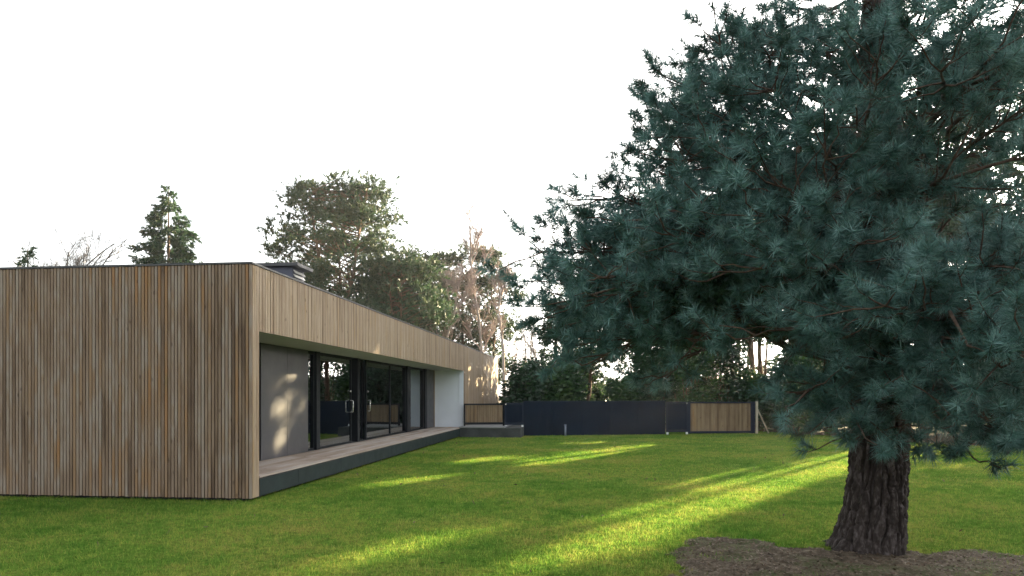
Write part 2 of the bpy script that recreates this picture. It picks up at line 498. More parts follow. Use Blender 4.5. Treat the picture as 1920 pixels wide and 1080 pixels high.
def edge_dist(p, poly):
    d = np.full(len(p), 1e9)
    for i in range(len(poly)):
        a, b = poly[i], poly[(i + 1) % len(poly)]
        ab = b - a
        t = np.clip(((p - a) @ ab) / (ab @ ab), 0, 1)
        d = np.minimum(d, np.linalg.norm(p - (a + t[:, None] * ab), axis=1))
    return d
def bed_warp(p):
    return p + np.column_stack([vnoise(p[:, 0], p[:, 1], 2.2, 41) - .5, vnoise(p[:, 0], p[:, 1], 2.2, 42) - .5]) * .42 + np.column_stack([vnoise(p[:, 0], p[:, 1], 9, 43) - .5, vnoise(p[:, 0], p[:, 1], 9, 44) - .5]) * .22
def bed_height(p):
    p0, p = p, bed_warp(p)
    ins = in_poly(p, BEDA)
    d = edge_dist(p, BEDA)
    h = np.clip(d / 0.16, 0, 1)
    z = 0.012 * h + 0.03 * h * vnoise(p[:, 0], p[:, 1], 4.0, 3) + 0.02 * h * vnoise(p[:, 0], p[:, 1], 14.0, 4)
    return np.where(ins, z, -0.02), ins
gx, gy = np.meshgrid(np.linspace(0.2, 6.6, 150), np.linspace(2.4, 8.2, 136))
gp = np.stack([gx.ravel(), gy.ravel()], 1)
gj = gp + rng.uniform(-.008, .008, gp.shape)
gz, gin = bed_height(gj)
gv = np.column_stack([gj, gz])
idx = np.arange(len(gp)).reshape(136, 150)
q = np.stack([idx[:-1, :-1], idx[:-1, 1:], idx[1:, 1:], idx[1:, :-1]], -1).reshape(-1, 4)
q = q[gin[q].any(1)]
used, inv = np.unique(q, return_inverse=True)
structure(link('mulch_bed', arr_mesh('mulch_bed', gv[used], inv.reshape(-1, 4), True), M['mulch']))

# grass blades: one object that nobody could count
def blades(pts, hmin, hmax, w, seed):
    r = np.random.default_rng(seed)
    n = len(pts)
    a = r.uniform(0, 2 * np.pi, n)
    h = r.uniform(hmin, hmax, n) * (0.45 + 1.1 * vnoise(pts[:, 0], pts[:, 1], 11, 51))
    side = np.column_stack([np.cos(a), np.sin(a), np.zeros(n)]) * (w * r.uniform(.6, 1.2, n))[:, None] / 2
    b = r.uniform(0, 2 * np.pi, n)
    lean = np.column_stack([np.cos(b), np.sin(b), np.zeros(n)]) * (h * r.uniform(0.1, 1.0, n))[:, None]
    base = np.column_stack([pts, np.full(n, 0.004)])
    tip = base + lean + np.column_stack([np.zeros(n), np.zeros(n), h])
    return np.stack([base - side, base + side, tip], 1).reshape(-1, 3)
def lawn_points(n, d0, d1, seed):
    r = np.random.default_rng(seed)
    D = np.sqrt(r.uniform(d0 ** 2, d1 ** 2, n))
    px = r.uniform(-60, 1980, n)
    u = (px - CX) / F_PX
    p = np.column_stack([D * (u * CT - ST), D * (u * ST + CT)])
    keep = in_poly(p, np.array(lawn_poly))
    keep &= ~((p[:, 0] < XF - 0.10) & (p[:, 1] > 10.12))
    ib = in_poly(bed_warp(p), BEDA)
    keep &= ~ib | ((vnoise(p[:, 0], p[:, 1], 1.8, 8) > 0.52) & (r.uniform(0, 1, n) < 0.5))
    keep &= vnoise(p[:, 0], p[:, 1], 2.3, 11) * 0.6 + r.uniform(0, 1, n) > 0.25
    return p[keep]
gv = np.concatenate([blades(lawn_points(190000, 5.8, 12.0, 1), 0.016, 0.055, 0.0065, 2),
                     blades(lawn_points(150000, 12.0, 20.0, 3), 0.02, 0.045, 0.009, 4),
                     blades(lawn_points(70000, 20.0, 33.0, 5), 0.02, 0.05, 0.016, 6)])
tag(link('lawn_grass', arr_mesh('lawn_grass', gv, tris(gv)), M['grass']), 'short mown green grass covering the lawn', 'grass', kind='stuff')

# leaf litter, bark chips and twigs on the bed; a few dead leaves on the lawn
def flakes(p, z, s0, s1, seed, tilt=0.5):
    r = np.random.default_rng(seed)
    n = len(p)
    a = r.uniform(0, 2 * np.pi, n)
    s = r.uniform(s0, s1, n)
    asp = r.uniform(.15, .7, n)
    ux = np.column_stack([np.cos(a), np.sin(a), r.uniform(-tilt, tilt, n)]) * s[:, None]
    vx = np.column_stack([-np.sin(a), np.cos(a), r.uniform(-tilt, tilt, n)]) * (s * asp)[:, None]
    c = np.column_stack([p, z + 0.25 * s])
    v = np.stack([c - ux, c - vx * .8, c + ux, c + vx], 1).reshape(-1, 3)
    return v
r = np.random.default_rng(21)
bp = np.column_stack([r.uniform(0.2, 6.4, 34000), r.uniform(4.8, 8.0, 34000)])
bz, bi = bed_height(bp)
v = flakes(bp[bi], bz[bi], 0.004, 0.022, 22)
tag(link('bed_litter', arr_mesh('bed_litter', v, np.arange(len(v)).reshape(-1, 4)), M['litter']), 'brown dead leaves and bark chips on the bare bed under the pine', 'leaf litter', kind='stuff')
lp = lawn_points(2600, 5.8, 26, 31)
lp = lp[np.random.default_rng(3).uniform(0, 1, len(lp)) < 0.16]
v = flakes(lp, np.full(len(lp), 0.03), 0.012, 0.04, 33, 0.9)
tag(link('fallen_leaves', arr_mesh('fallen_leaves', v, np.arange(len(v)).reshape(-1, 4)), M['litter']), 'scattered dark dead leaves lying on the lawn', 'leaves', kind='stuff')

# ------------------------------------------------------------------ the house
Y0, YE = 10.04, 37.63                       # near and far corner of the long side
XB = -14.5                                  # back of the house, out of the picture
OY0, OY1 = y_on(488, XF), y_on(870, XF)     # the opening in the long side
ZB, ZS, ZT, ZD = 0.058, 2.60, 3.575, 0.361  # foot of the slats, soffit, top of the slats, deck
house = thing('house', 'long low flat-roofed house clad in weathered vertical timber slats', 'house', (XF, Y0, 0))
PITCH, SW, SD = 0.054, 0.040, 0.024

MB().box(XB, XF - 0.12, Y0 + 0.12, YE - 0.1, 0.0, 0.30).build('base', M['base'], house)
front = MB().box(XB, XF - SD - 0.002, Y0 + SD + 0.002, Y0 + 0.26, ZB + 0.01, ZT + 0.004).build('front_wall', M['membrane'], house)
side = MB().box(XF - 0.20, XF - SD - 0.004, Y0 + 0.262, YE - 0.26, ZS + 0.012, ZT + 0.004).build('side_wall', M['membrane'], house)
MB().box(XF - 0.20, XF - SD - 0.004, Y0 + 0.262, OY0 - 0.012, ZB + 0.01, ZS + 0.010).build('corner_return', M['membrane'], house)
far_w = MB().box(XF - 0.20, XF - SD - 0.004, OY1 + 0.01, YE - 0.26, ZB + 0.01, ZS + 0.010).build('end_wall', M['membrane'], house)
MB().box(XB, XF - SD - 0.002, YE - 0.258, YE - SD, ZB + 0.01, ZT + 0.004).build('rear_wall', M['membrane'], house)
MB().box(XB - 0.2, XB - 0.002, Y0 + 0.03, YE - 0.03, ZB + 0.01, ZT + 0.004).build('back_wall', M['membrane'], house)

rs = random.Random(4)
slat_meshes = {}
def slat_mesh(key, w, d, h):
    k = (key, round(h, 3))
    if k not in slat_meshes:
        slat_meshes[k] = MB().box(0, w, 0, d, 0, h).mesh('slat')
    return slat_meshes[k]
n_slat = 0
def add_slat(key, w, d, h, loc, parent, mat, name='slat'):
    global n_slat
    o = link(name, slat_mesh(key, w, d, h), mat)
    o.parent = parent
    o.matrix_parent_inverse = parent_inv(parent)
    o.location = loc
    n_slat += 1
    return o
# front wall
mb_rest = MB()
x = XF - SW
i = 0
while x > XB:
    dz = rs.uniform(-.004, .004); dy = rs.uniform(0, .004)
    if x > -9.35:
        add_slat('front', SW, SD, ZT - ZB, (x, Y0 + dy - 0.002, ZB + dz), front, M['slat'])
    else:
        mb_rest.box(x, x + SW, Y0 + dy - 0.002, Y0 + SD, ZB + dz, ZT)
    x -= PITCH
    i += 1
tag(mb_rest.build('slats_out_of_frame', M['slat'], front), kind='stuff')
# long side: return, fascia over the opening, far wall
mb_f, mb_e = MB(), MB()
y = Y0 + PITCH - 0.012
while y < YE - SW:
    full = y < OY0 - SW or y > OY1
    z0 = ZB if full else ZS - 0.012
    dx = rs.uniform(-.004, .001)
    if y < OY1 and n_slat < 296:
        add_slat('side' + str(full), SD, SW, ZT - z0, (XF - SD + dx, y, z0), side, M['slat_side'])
    else:
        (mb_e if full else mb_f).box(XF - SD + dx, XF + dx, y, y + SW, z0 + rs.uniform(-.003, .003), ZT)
    y += PITCH
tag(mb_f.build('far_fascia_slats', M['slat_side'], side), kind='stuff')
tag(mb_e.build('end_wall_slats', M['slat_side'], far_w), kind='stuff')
# roof with coping
roof = MB().box(XB - 0.15, XF - 0.22, Y0 + 0.28, YE - 0.28, ZT - 0.35, ZT - 0.08).build('roof', M['roof'], house)
cp = MB()
cp.box(XB - 0.25, XF + 0.012, Y0 - 0.014, Y0 + 0.28, ZT + 0.006, ZT + 0.034)
cp.box(XF - 0.26, XF + 0.012, Y0 + 0.282, YE + 0.014, ZT + 0.006, ZT + 0.034)
cp.box(XB - 0.25, XF - 0.262, YE - 0.27, YE + 0.014, ZT + 0.006, ZT + 0.034)
cp.build('coping', M['coping'], roof)
# recess: soffit, floor, deck, return walls
MB().box(XR - 0.05, XF - 0.205, OY0 - 0.008, OY1 + 0.006, ZS + 0.014, ZS + 0.10).build('soffit', M['soffit'], house)
MB().box(XF - 0.204, XF - 0.03, OY0 - 0.006, OY1 + 0.005, ZS - 0.006, ZS + 0.0095).build('soffit_edge', M['soffit'], house)
MB().box(XR - 0.02, XF - 0.21, OY1 + 0.008, OY1 + 0.12, ZD - 0.02, ZS + 0.012).build('return_wall', M['render'], house)
MB().box(XF - 0.208, XF - 0.02, OY1 - 0.012, OY1 + 0.007, ZD - 0.02, ZS - 0.008).build('corner_trim', M['render'], house)
MB().box(XR - 0.02, XF - 0.03, OY0 - 0.05, OY0 - 0.014, ZD - 0.02, ZS + 0.010).build('near_return', M['frame'], house)
deck = MB().box(XR - 0.02, XF - 0.06, OY0 - 0.006, OY1 + 0.002, ZD - 0.16, ZD - 0.026).build('deck', M['base'], house)
nb, nl = 8, 5
bw = (XF - 0.004 - XR) / nb
bl = (OY1 - OY0) / nl
bm_ = MB().box(0.003, bw - 0.003, 0.002, bl - 0.002, 0, 0.024).mesh('board')
for a in range(nb):
    for b in range(nl):
        o = link('board', bm_, M['deck_board'])
        o.parent = deck; o.matrix_parent_inverse = parent_inv(deck)
        o.location = (XR + a * bw, OY0 + b * bl, ZD - 0.024 + rs.uniform(-.001, .001))
ys = [OY0 - 0.002, y_on(560, XF), y_on(640, XF), y_on(735, XF), y_on(866, XF)]
for a in range(4):
    MB().box(XF - 0.05, XF - 0.006, ys[a] + 0.002, ys[a+1] - 0.002, ZB, ZD - 0.045).build('fascia_panel', M['fascia'], deck, bevel=0.002)
MB().box(XF - 0.055, XF - 0.016, OY0 - 0.002, ys[-1], ZD - 0.044, ZD - 0.027).build('shadow_gap', M['base'], deck)
# wall behind the deck
def wy(px): return y_on(px, XR)
ZH = ZS + 0.010
def wbox(p0, p1, z0, z1, x0=-0.10, x1=0.0):
    return MB().box(XR + x0, XR + x1, wy(p0), wy(p1), z0, z1)
for a, b in ((489.5, 539), (539, 578)):
    MB().box(XR - 0.06, XR - 0.002, wy(a) + 0.004, wy(b) - 0.004, ZD + 0.004, ZH).build('wall_panel', M['panel'], house, bevel=0.003)
wbox(488, 578, ZD, ZH, -0.2, -0.062).build('panel_backing', M['membrane'], house)
def window(a, b, name='window', handle=None, xoff=-0.05):
    fr = MB()
    y0_, y1_ = wy(a), wy(b)
    t = 0.035
    x0_, x1_ = XR + xoff - 0.05, XR + xoff
    fr.box(x0_, x1_, y0_ + .001, y0_ + t, ZD + 0.003, ZH - .001)
    fr.box(x0_, x1_, y1_ - t, y1_ - .001, ZD + 0.003, ZH - .001)
    fr.box(x0_ + .002, x1_ - .002, y0_ + t, y1_ - t, ZD + 0.004, ZD + 0.05)
    fr.box(x0_ + .002, x1_ - .002, y0_ + t, y1_ - t, ZH - 0.07, ZH - .002)
    f = fr.build(name, M['frame'], house)
    MB().box(x0_ + 0.020, x0_ + 0.028, y0_ + t - .002, y1_ - t + .002, ZD + 0.048, ZH - 0.068).build('pane', M['glass'], f)
    if handle is not None:
        yh = wy(handle)
        xx = x1_
        pts = [(xx - .01, yh, 1.17), (xx + .06, yh, 1.17), (xx + .075, yh, 1.19), (xx + .075, yh, 1.455), (xx + .06, yh, 1.475), (xx - .01, yh, 1.475)]
        MB().tube(pts, [.011] * 6, 8).build('handle', M['steel'], f, True)
        MB().tube([(xx - .005, yh, 1.72), (xx + .02, yh, 1.72)], [.028, .026], 10).build('lock', M['steel'], f, True)
    return f
window(578, 593)
window(599.5, 662.5, 'sliding_door', 660.5)
window(676, 690, 'window', None, -0.16)
window(690, 735, 'sliding_door', 692.6)
window(735, 763)
window(769, 796)
wbox(593, 599.5, ZD + .002, ZH, -0.16, 0.01).build('post', M['frame'], house)
wbox(672, 676, ZD + .002, ZH, -0.20, -0.02).build('post', M['frame'], house)
wbox(763, 769, ZD + .002, ZH, -0.16, 0.02).build('post', M['frame'], house)
dd = wbox(796, 813, ZD + .004, ZH - .002, -0.09, 0.004).build('door', M['door'], house)
wbox(796, 799.5, ZD + .003, ZH - .001, -0.02, 0.03).build('door_frame', M['frame'], dd)
wbox(813.2, 818, ZD + .004, ZH - .002, -0.06, 0.01).build('timber_jamb', M['fence_slat'], house)
# the dark room behind the glass
MB().box(XB + .1, XR - 0.22, Y0 + 0.3, YE - 0.3, 0.305, ZD - 0.012).build('room_floor', M['inner'], house)
MB().box(XR - 4.4, XR - 4.3, Y0 + 0.3, YE - 0.3, ZD - 0.01, ZT - 0.36).build('room_wall', M['inner'], house)
MB().box(XR - 4.28, XR - 0.25, wy(664) + 0.6, wy(664) + 0.75, ZD - 0.01, ZT - 0.36).build('partition', M['inner'], house)
MB().box(XR - 4.28, XR - 0.25, OY1 + 0.3, OY1 + 0.4, ZD - 0.01, ZT - 0.36).build('partition', M['inner'], house)
MB().box(XR - 4.28, XR - 0.06, Y0 + 0.31, YE - 0.31, ZS + 0.11, ZS + 0.15).build('ceiling', M['inner'], house)
# chimney box
chm = MB().box(-7.02, -6.36, 14.37, 14.96, ZT - 0.06, 4.35).build('chimney', M['chimney'], house)
MB().box(-7.13, -6.20, 14.24, 15.08, 4.352, 4.42).build('cap', M['coping'], chm)
for k in range(8):
    z = ZT + 0.05 + k * 0.085
    b = MB()
    b.v = [(-6.358, 14.40, z + .06), (-6.32, 14.40, z), (-6.32, 14.93, z), (-6.358, 14.93, z + .06), (-6.358, 14.40, z + .07), (-6.31, 14.40, z + .004), (-6.31, 14.93, z + .004), (-6.358, 14.93, z + .07)]
    b.f = [(3, 2, 1, 0), (4, 5, 6, 7), (0, 1, 5, 4), (1, 2, 6, 5), (2, 3, 7, 6), (3, 0, 4, 7)]
    b.build('louvre', M['louvre'], chm)

# ------------------------------------------------------------------ terrace, railing, screens at the far end of the lawn
FD = lambda px: 28.0 + (px - 945) * 1.8 / 475          # depth of the fence line along the picture
def fp(px, py=None, dd=0.0, z=None):
    p = P(px, HZ, FD(px) + dd)
    return np.array([p[0], p[1], z if z is not None else EYE + (HZ - py) * FD(px) / F_PX])
fa, fb = fp(900, z=0), fp(1420, z=0)
fdir = (fb - fa) / np.linalg.norm(fb - fa)
fang = math.atan2(fdir[1], fdir[0])
def fence_box(o_loc, x0, x1, y0, y1, z0, z1, mb=None):
    """box in the fence's own axes (x along it, y away from the camera), relative to a foot point"""
    mb = mb or MB()
    b = len(mb.v)
    mb.box(x0, x1, y0, y1, z0, z1)
    c, s = math.cos(fang), math.sin(fang)
    for k in range(b, len(mb.v)):
        x_, y_, z_ = mb.v[k]
        mb.v[k] = (o_loc[0] + x_ * c - y_ * s, o_loc[1] + x_ * s + y_ * c, z_)
    return mb
def flen(a, b): return float(np.linalg.norm(fp(b, z=0)[:2] - fp(a, z=0)[:2]))

# plinth with slab
pa, pb = P(858, HZ, 26.4), P(974, HZ, 26.4)
ter = MB().box(XF - 0.045, pb[0], 26.7, 29.6, -0.1, 0.36)
structure(ter.build('terrace', M['concrete']))
structure(MB().box(XF - 0.045, P(944, HZ, 26.6)[0], 26.66, 29.62, 0.362, 0.41).build('terrace_slab', M['pale_stone']))

def slat_fence(name, label, a, b, zt, zb, zbase, frame_mat, n, end_posts=(0.06, 0.06), ext_r=0.0):
    loc = fp(a, z=zbase)
    t = thing(name, label, 'fence', loc)
    W = flen(a, b)
    fence_box(loc, -0.03, W + 0.03, -0.035, 0.035, zt - 0.06, zt).build('top_rail', frame_mat, t)
    fence_box(loc, 0.0, W, -0.03, 0.03, zb, zb + 0.09).build('bottom_rail', frame_mat, t)
    fence_box(loc, -0.03, end_posts[0] - 0.03, -0.034, 0.034, zbase, zt - 0.062).build('post', frame_mat, t)
    fence_box(loc, W + 0.03 - end_posts[1], W + 0.03, -0.034, 0.034, zbase, zt - 0.062).build('post', frame_mat, t)
    x0, x1 = end_posts[0] - 0.02, W - end_posts[1] + 0.02
    p = (x1 - x0) / n
    for k in range(n):
        fence_box(loc, x0 + k * p + p * .05, x0 + (k + 1) * p - p * .05, -0.012 + (k % 2) * .006, 0.012, zb + 0.092, zt - 0.064).build('slat', M['fence_slat'], t)
    return t
slat_fence('railing', 'short timber-slat railing with dark rails on the terrace beside the house', 871, 944, 1.29, 0.46, 0.41, M['frame'], 20)

def framed_panel(name, label, a, b, zt, zb, zfoot):
    loc = fp(a, z=zfoot)
    t = thing(name, label, 'screen', loc)
    W = flen(a, b)
    fence_box(loc, 0, W, -0.14, -0.08, zt - 0.07, zt).build('top_rail', M['navy_frame'], t)
    fence_box(loc, 0, W, -0.14, -0.08, zb, zb + 0.08).build('bottom_rail', M['navy_frame'], t)
    fence_box(loc, 0, 0.07, -0.139, -0.081, zb + .082, zt - .072).build('stile', M['navy_frame'], t)
    fence_box(loc, W - 0.07, W, -0.139, -0.081, zb + .082, zt - .072).build('stile', M['navy_frame'], t)
    fence_box(loc, 0.072, W - 0.072, -0.115, -0.10, zb + .084, zt - .074).build('infill', M['navy'], t)
    for xx in (0.02, W - 0.09):
        ft = fence_box(loc, xx, xx + 0.07, -0.15, -0.07, zfoot, zb - 0.002).build('foot', M['white'], t)
    kn = fence_box(loc, 0.02 if a < 1000 else W - 0.09, 0.07 if a < 1000 else W - 0.04, -0.16, -0.142, zt - 0.08, zt - 0.03).build('latch', M['steel'], t)
    return t
framed_panel('framed_screen', 'dark framed screen panel at the terrace end of the navy fence', 945, 981, 1.315, 0.44, 0.36)
framed_panel('framed_screen', 'dark framed screen panel on white feet beside the timber-slat fence', 1247, 1288, 1.35, 0.10, 0.0)

loc = fp(981, z=0)
scr = thing('privacy_screen', 'long solid navy blue privacy screen across the end of the lawn', 'fence', loc)
W = flen(981, 1247)
npan = 5
for k in range(npan):
    fence_box(loc, W * k / npan + .003, W * (k + 1) / npan - .003, -0.02, 0.02, 0.0, 1.35).build('panel', M['navy'], scr)
fence_box(loc, -0.01, W + 0.01, -0.035, 0.035, 1.352, 1.39).build('cap_rail', M['navy_frame'], scr)
fence_box(loc, -0.01, W + 0.01, 0.022, 0.05, 0.0, 1.35).build('backing', M['base'], scr)
loc = fp(1060, z=0, dd=-0.5)
bol = thing('marker_post', 'short grey metal post standing in front of the navy screen', 'post', loc)
MB().tube([loc, loc + (0, 0, .42)], [.04, .04], 10).build('shaft', M['post'], bol, True)
MB().tube([loc + (0, 0, .421), loc + (0, 0, .46)], [.055, .05], 10).build('head', M['post'], bol, True)
slat_fence('timber_fence', 'timber-slat fence panel in a dark frame right of the navy screen', 1291, 1414, 1.345, 0.03, 0.0, M['navy_frame'], 32, (0.10, 0.17))
loc = fp(1418, z=0)
ep = thing('fence_post', 'pale wooden end post with a diagonal brace beside the timber-slat fence', 'post', loc)
fence_box(loc, -0.02, 0.06, -0.04, 0.04, 0, 1.36).build('post', M['pale_wood'], ep)
b0, b1 = fp(1420, z=1.05), fp(1441, z=0.02, dd=0.1)
MB().tube([b0, b1], [.035, .035], 4).build('brace', M['pale_wood'], ep)
# low cream outbuilding glimpsed through the shrubs
sx = P(1121, HZ, 50)
shed = thing('garden_shed', 'small cream outbuilding glimpsed between the shrubs behind the navy screen', 'shed', (sx[0], sx[1], 0))
MB().box(sx[0] - 1.3, sx[0] + 1.3, sx[1], sx[1] + 3, 0, 2.0).build('wall', M['cream'], shed)
MB().box(sx[0] - 1.5, sx[0] + 1.5, sx[1] - .15, sx[1] + 3.2, 2.002, 2.12).build('roof', M['roof'], shed)

# ------------------------------------------------------------------ foliage helpers
def unit(a):
    return a / (np.linalg.norm(a, axis=-1, keepdims=True) + 1e-9)
def frames(d):
    a = np.where(np.abs(d[:, 2:3]) < 0.9, np.array([[0, 0, 1.0]]), np.array([[1.0, 0, 0]]))
    u = unit(np.cross(d, a))
    return u, np.cross(d, u)
def needle_tris(r, base, dr, ln, n, nl, w, a0=1.15, a1=0.45, t0=0.05):
    """n needles on each shoot; every needle is one thin tapering triangle"""
    s = len(base)
    u, v = frames(dr)
    t = r.uniform(t0, 1, (s, n))
    ph = r.uniform(0, 2 * np.pi, (s, n))
    an = a0 + (a1 - a0) * t + r.normal(0, .12, (s, n))
    nd = dr[:, None] * np.cos(an)[..., None] + (u[:, None] * np.cos(ph)[..., None] + v[:, None] * np.sin(ph)[..., None]) * np.sin(an)[..., None]
    nd[..., 2] -= 0.08
    nd = unit(nd)
    p = base[:, None] + dr[:, None] * (ln[:, None] * t)[..., None]
    lens = nl * r.uniform(.7, 1.12, (s, n))
    tip = p + nd * lens[..., None]
    sd = unit(np.cross(nd, r.normal(0, 1, (s, n, 3)))) * (w / 2)
    return np.stack([p - sd, p + sd, tip], 2).reshape(-1, 3)
def leaf_quads(r, c, s0, s1, flat=0.6):
    n = len(c)
    nrm = unit(r.normal(0, 1, (n, 3)) + np.array([0, 0, flat]))
    u, v = frames(nrm)
    s = r.uniform(s0, s1, n)[:, None]
    k = r.uniform(.35, .6, n)[:, None]
    return np.stack([c - u * s, c - v * s * k, c + u * s, c + v * s * k], 1).reshape(-1, 3)
def curve(a, b, sag=0.0, n=7, wob=0.0, r=None):
    t = np.linspace(0, 1, n)[:, None]
    p = a + (b - a) * t
    p[:, 2] += (sag * np.sin(np.pi * t[:, 0]))
    if wob and r is not None:
        p[1:-1] += r.normal(0, wob, (n - 2, 3))
    return p
def at_curve(p, t):
    x = t * (len(p) - 1)
    i = np.minimum(x.astype(int), len(p) - 2)
    f = (x - i)[:, None]
    return p[i] * (1 - f) + p[i + 1] * f, unit(p[i + 1] - p[i])

# ------------------------------------------------------------------ the big pine in front
r = np.random.default_rng(77)
T0 = P(1637, 1033, 7.28); T0[2] = 0
pine = thing('pine_tree', 'big blue-green pine with rugged plated trunk in the foreground bed', 'tree', T0)
def trunk_axis(z):
    z = np.asarray(z, float)
    return np.stack([T0[0] + 0.03 * z + 0.05 * np.sin(z * .9), T0[1] + 0.02 * z, z], -1)
def trunk_rad(z):
    return 0.262 - 0.02 * z + 0.085 * np.exp(-z / 0.30)
nz, na = 380, 200
zz = np.concatenate([np.linspace(-0.05, 3.0, nz - 60), np.linspace(3.05, 9.0, 60)])
aa = np.linspace(0, 2 * np.pi, na, endpoint=False)
A_, Z_ = np.meshgrid(aa, zz)
def ridges(a, z):
    # long braided ridges: wavering vertical fissures that part and meet, broken here and there by a cross crack
    w = a * 0.275
    per = 2 * np.pi * 0.275
    wav = 0.035 * np.sin(z * 2.0 + 2.0 * np.sin(a)) + 0.010 * np.sin(z * 6.1 + a * 3) + 0.09 * (vnoise(w * 4, z * 2.2, 1.0, 5) - .5) + 0.03 * (vnoise(w * 16, z * 9, 1.0, 7) - .5)
    n = round(per / 0.098)
    c = (w + wav) / (per / n)
    fr = np.abs((c - np.floor(c)) - .5) * 2
    h = np.clip((1 - fr) * 2.9, 0, 1) ** .8
    wav2 = -0.06 * np.sin(z * 2.9 + 1.5 * np.sin(a + 1)) + 0.08 * (vnoise(w * 5, z * 2.6, 1.0, 9) - .5)
    c2 = (w + wav2) / (per / (n // 2 + 1))
    f2 = np.abs((c2 - np.floor(c2)) - .5) * 2
    h *= 0.30 + 0.70 * np.clip((1 - f2) * 6.0, 0, 1)
    cz = (z + 0.17 * np.floor(c) + 0.10 * vnoise(w * 10, z * 4, 1.0, 2)) / 0.37
    f3 = np.abs((cz - np.floor(cz)) - .5) * 2
    h *= 0.70 + 0.30 * np.clip((1 - f3) * 6, 0, 1)
    return h + 0.45 * (vnoise(w * 45, z * 16, 1.0, 6) - .5) + 0.25 * (vnoise(w * 110, z * 60, 1.0, 12) - .5)
ALEFT = math.pi + TH
fl = np.exp(-np.clip(Z_, 0, 9) / .33)
flare = 1 + fl * (0.10 * np.sin(A_ * 5 + 1.2) + 0.20 * np.cos(A_ - ALEFT))
R_ = trunk_rad(Z_) * flare + 0.070 * (ridges(A_, Z_) - 0.6)
ax_ = trunk_axis(Z_)
tv = np.stack([ax_[..., 0] + R_ * np.cos(A_), ax_[..., 1] + R_ * np.sin(A_), Z_], -1).reshape(-1, 3)
ii = np.arange(nz * na).reshape(nz, na)
jj = np.roll(ii, -1, 1)
tf = np.stack([ii[:-1], jj[:-1], jj[1:], ii[1:]], -1).reshape(-1, 4)
link('trunk', arr_mesh('trunk', tv, tf, True), M['bark'], pine)

for k, (da, ln) in enumerate(((ALEFT + .15, .42), (ALEFT + .75, .34), (ALEFT + 1.5, .25), (ALEFT - .8, .4))):
    pts_ = [T0 + np.array([math.cos(da + .15 * math.sin(3 * t + k)) * (.2 + ln * t), math.sin(da + .15 * math.sin(3 * t + k)) * (.2 + ln * t), .16 * (1 - t) ** 2.2 - .03 * t]) for t in np.linspace(0, 1, 8)]
    MB().tube(pts_, list(np.linspace(.10, .025, 8)), 9).build('root', M['bark'], pine, True)
# boughs: tip as seen in the photograph and its depth, all growing from the trunk
TIPS = [  # px, py, depth
 (1490, -10, 8.0), (1400, 45, 7.0), (1440, 60, 8.6), (1300, 90, 7.4), (1210, 125, 7.0), (1290, 160, 8.2), (1215, 195, 7.6), (1185, 262, 7.0), (1165, 325, 7.6),
 (1260, 270, 6.4), (1330, 200, 6.2), (1170, 375, 6.8), (1050, 365, 7.2), (1110, 400, 6.2), (1050, 450, 6.6), (1012, 512, 6.9), (995, 580, 6.6), (1008, 620, 7.4),
 (1060, 690, 6.4), (1110, 560, 5.8), (1150, 490, 7.4), (1210, 440, 5.9), (1230, 590, 6.6), (1290, 530, 5.6), (1310, 430, 7.0),
 (1420, 440, 5.6), (1450, 520, 5.2), (1500, 380, 5.0), (1540, 270, 5.6), (1600, 170, 5.2), (1650, 60, 5.6), (1480, 130, 6.2),
 (1490, 570, 6.0), (1400, 130, 5.8), (1440, 260, 6.6), (1560, 60, 7.6), (1530, 140, 8.4),
 (1475, 765, 4.9), (1560, 640, 4.7), (1610, 600, 4.6), (1680, 640, 4.6), (1600, 790, 5.6), (1745, 575, 4.3), (1830, 640, 3.9), (1910, 615, 3.8),
 (1700, 720, 4.6), (1800, 700, 4.3), (1905, 700, 4.1), (1780, 800, 4.6), (1880, 800, 4.3), (1920, 870, 4.5), (1850, 880, 5.2), (1960, 670, 3.7), (1740, 760, 5.6),
 (1880, 120, 4.6), (1800, 60, 5.2), (1910, 30, 4.2), (1750, 170, 5.2), (1830, 210, 4.7), (1700, 60, 6.8), (1620, -30, 6.5), (1780, -40, 6),
 (1560, 560, 5.6), (1350, 400, 8.6), (1250, 350, 8.8), (1180, 560, 8.2), (1100, 480, 8.3), (1420, 560, 8.0),
 (1040, 560, 6.0), (1090, 620, 7.0), (1005, 600, 7.0), (1035, 650, 6.9), (1085, 670, 7.5), (1130, 650, 7.9), (1000, 540, 7.5), (1180, 620, 8.2), (1060, 590, 8.2), (1250, 600, 8.6), (1120, 520, 6.6), (1020, 470, 7.0), (1080, 520, 7.6), (1030, 480, 7.6), (1130, 440, 7.0), (1200, 300, 6.6), (1240, 150, 6.8), (1340, 120, 7.0), (1500, 500, 4.8), (1400, 380, 5.0),
 (1960, 50, 5.0), (1930, -40, 6.0), (1850, -30, 7.0), (1985, 150, 5.5), (1720, -30, 7.5), (1900, 95, 6.5), (1220, 260, 8.2), (1130, 380, 7.6), (1080, 420, 7.2), (1290, 230, 7.0),
 (1380, 160, 8.2), (1480, 80, 7.4), (1560, 180, 8.0), (1350, 70, 8.0), (1450, 330, 8.2), (1700, 130, 8.2), (1800, 100, 8.0), (1620, 90, 8.4),
 (2100, 200, 6.5), (2000, 750, 5.5), (2020, 60, 7), 
]
tw_cnt = 0
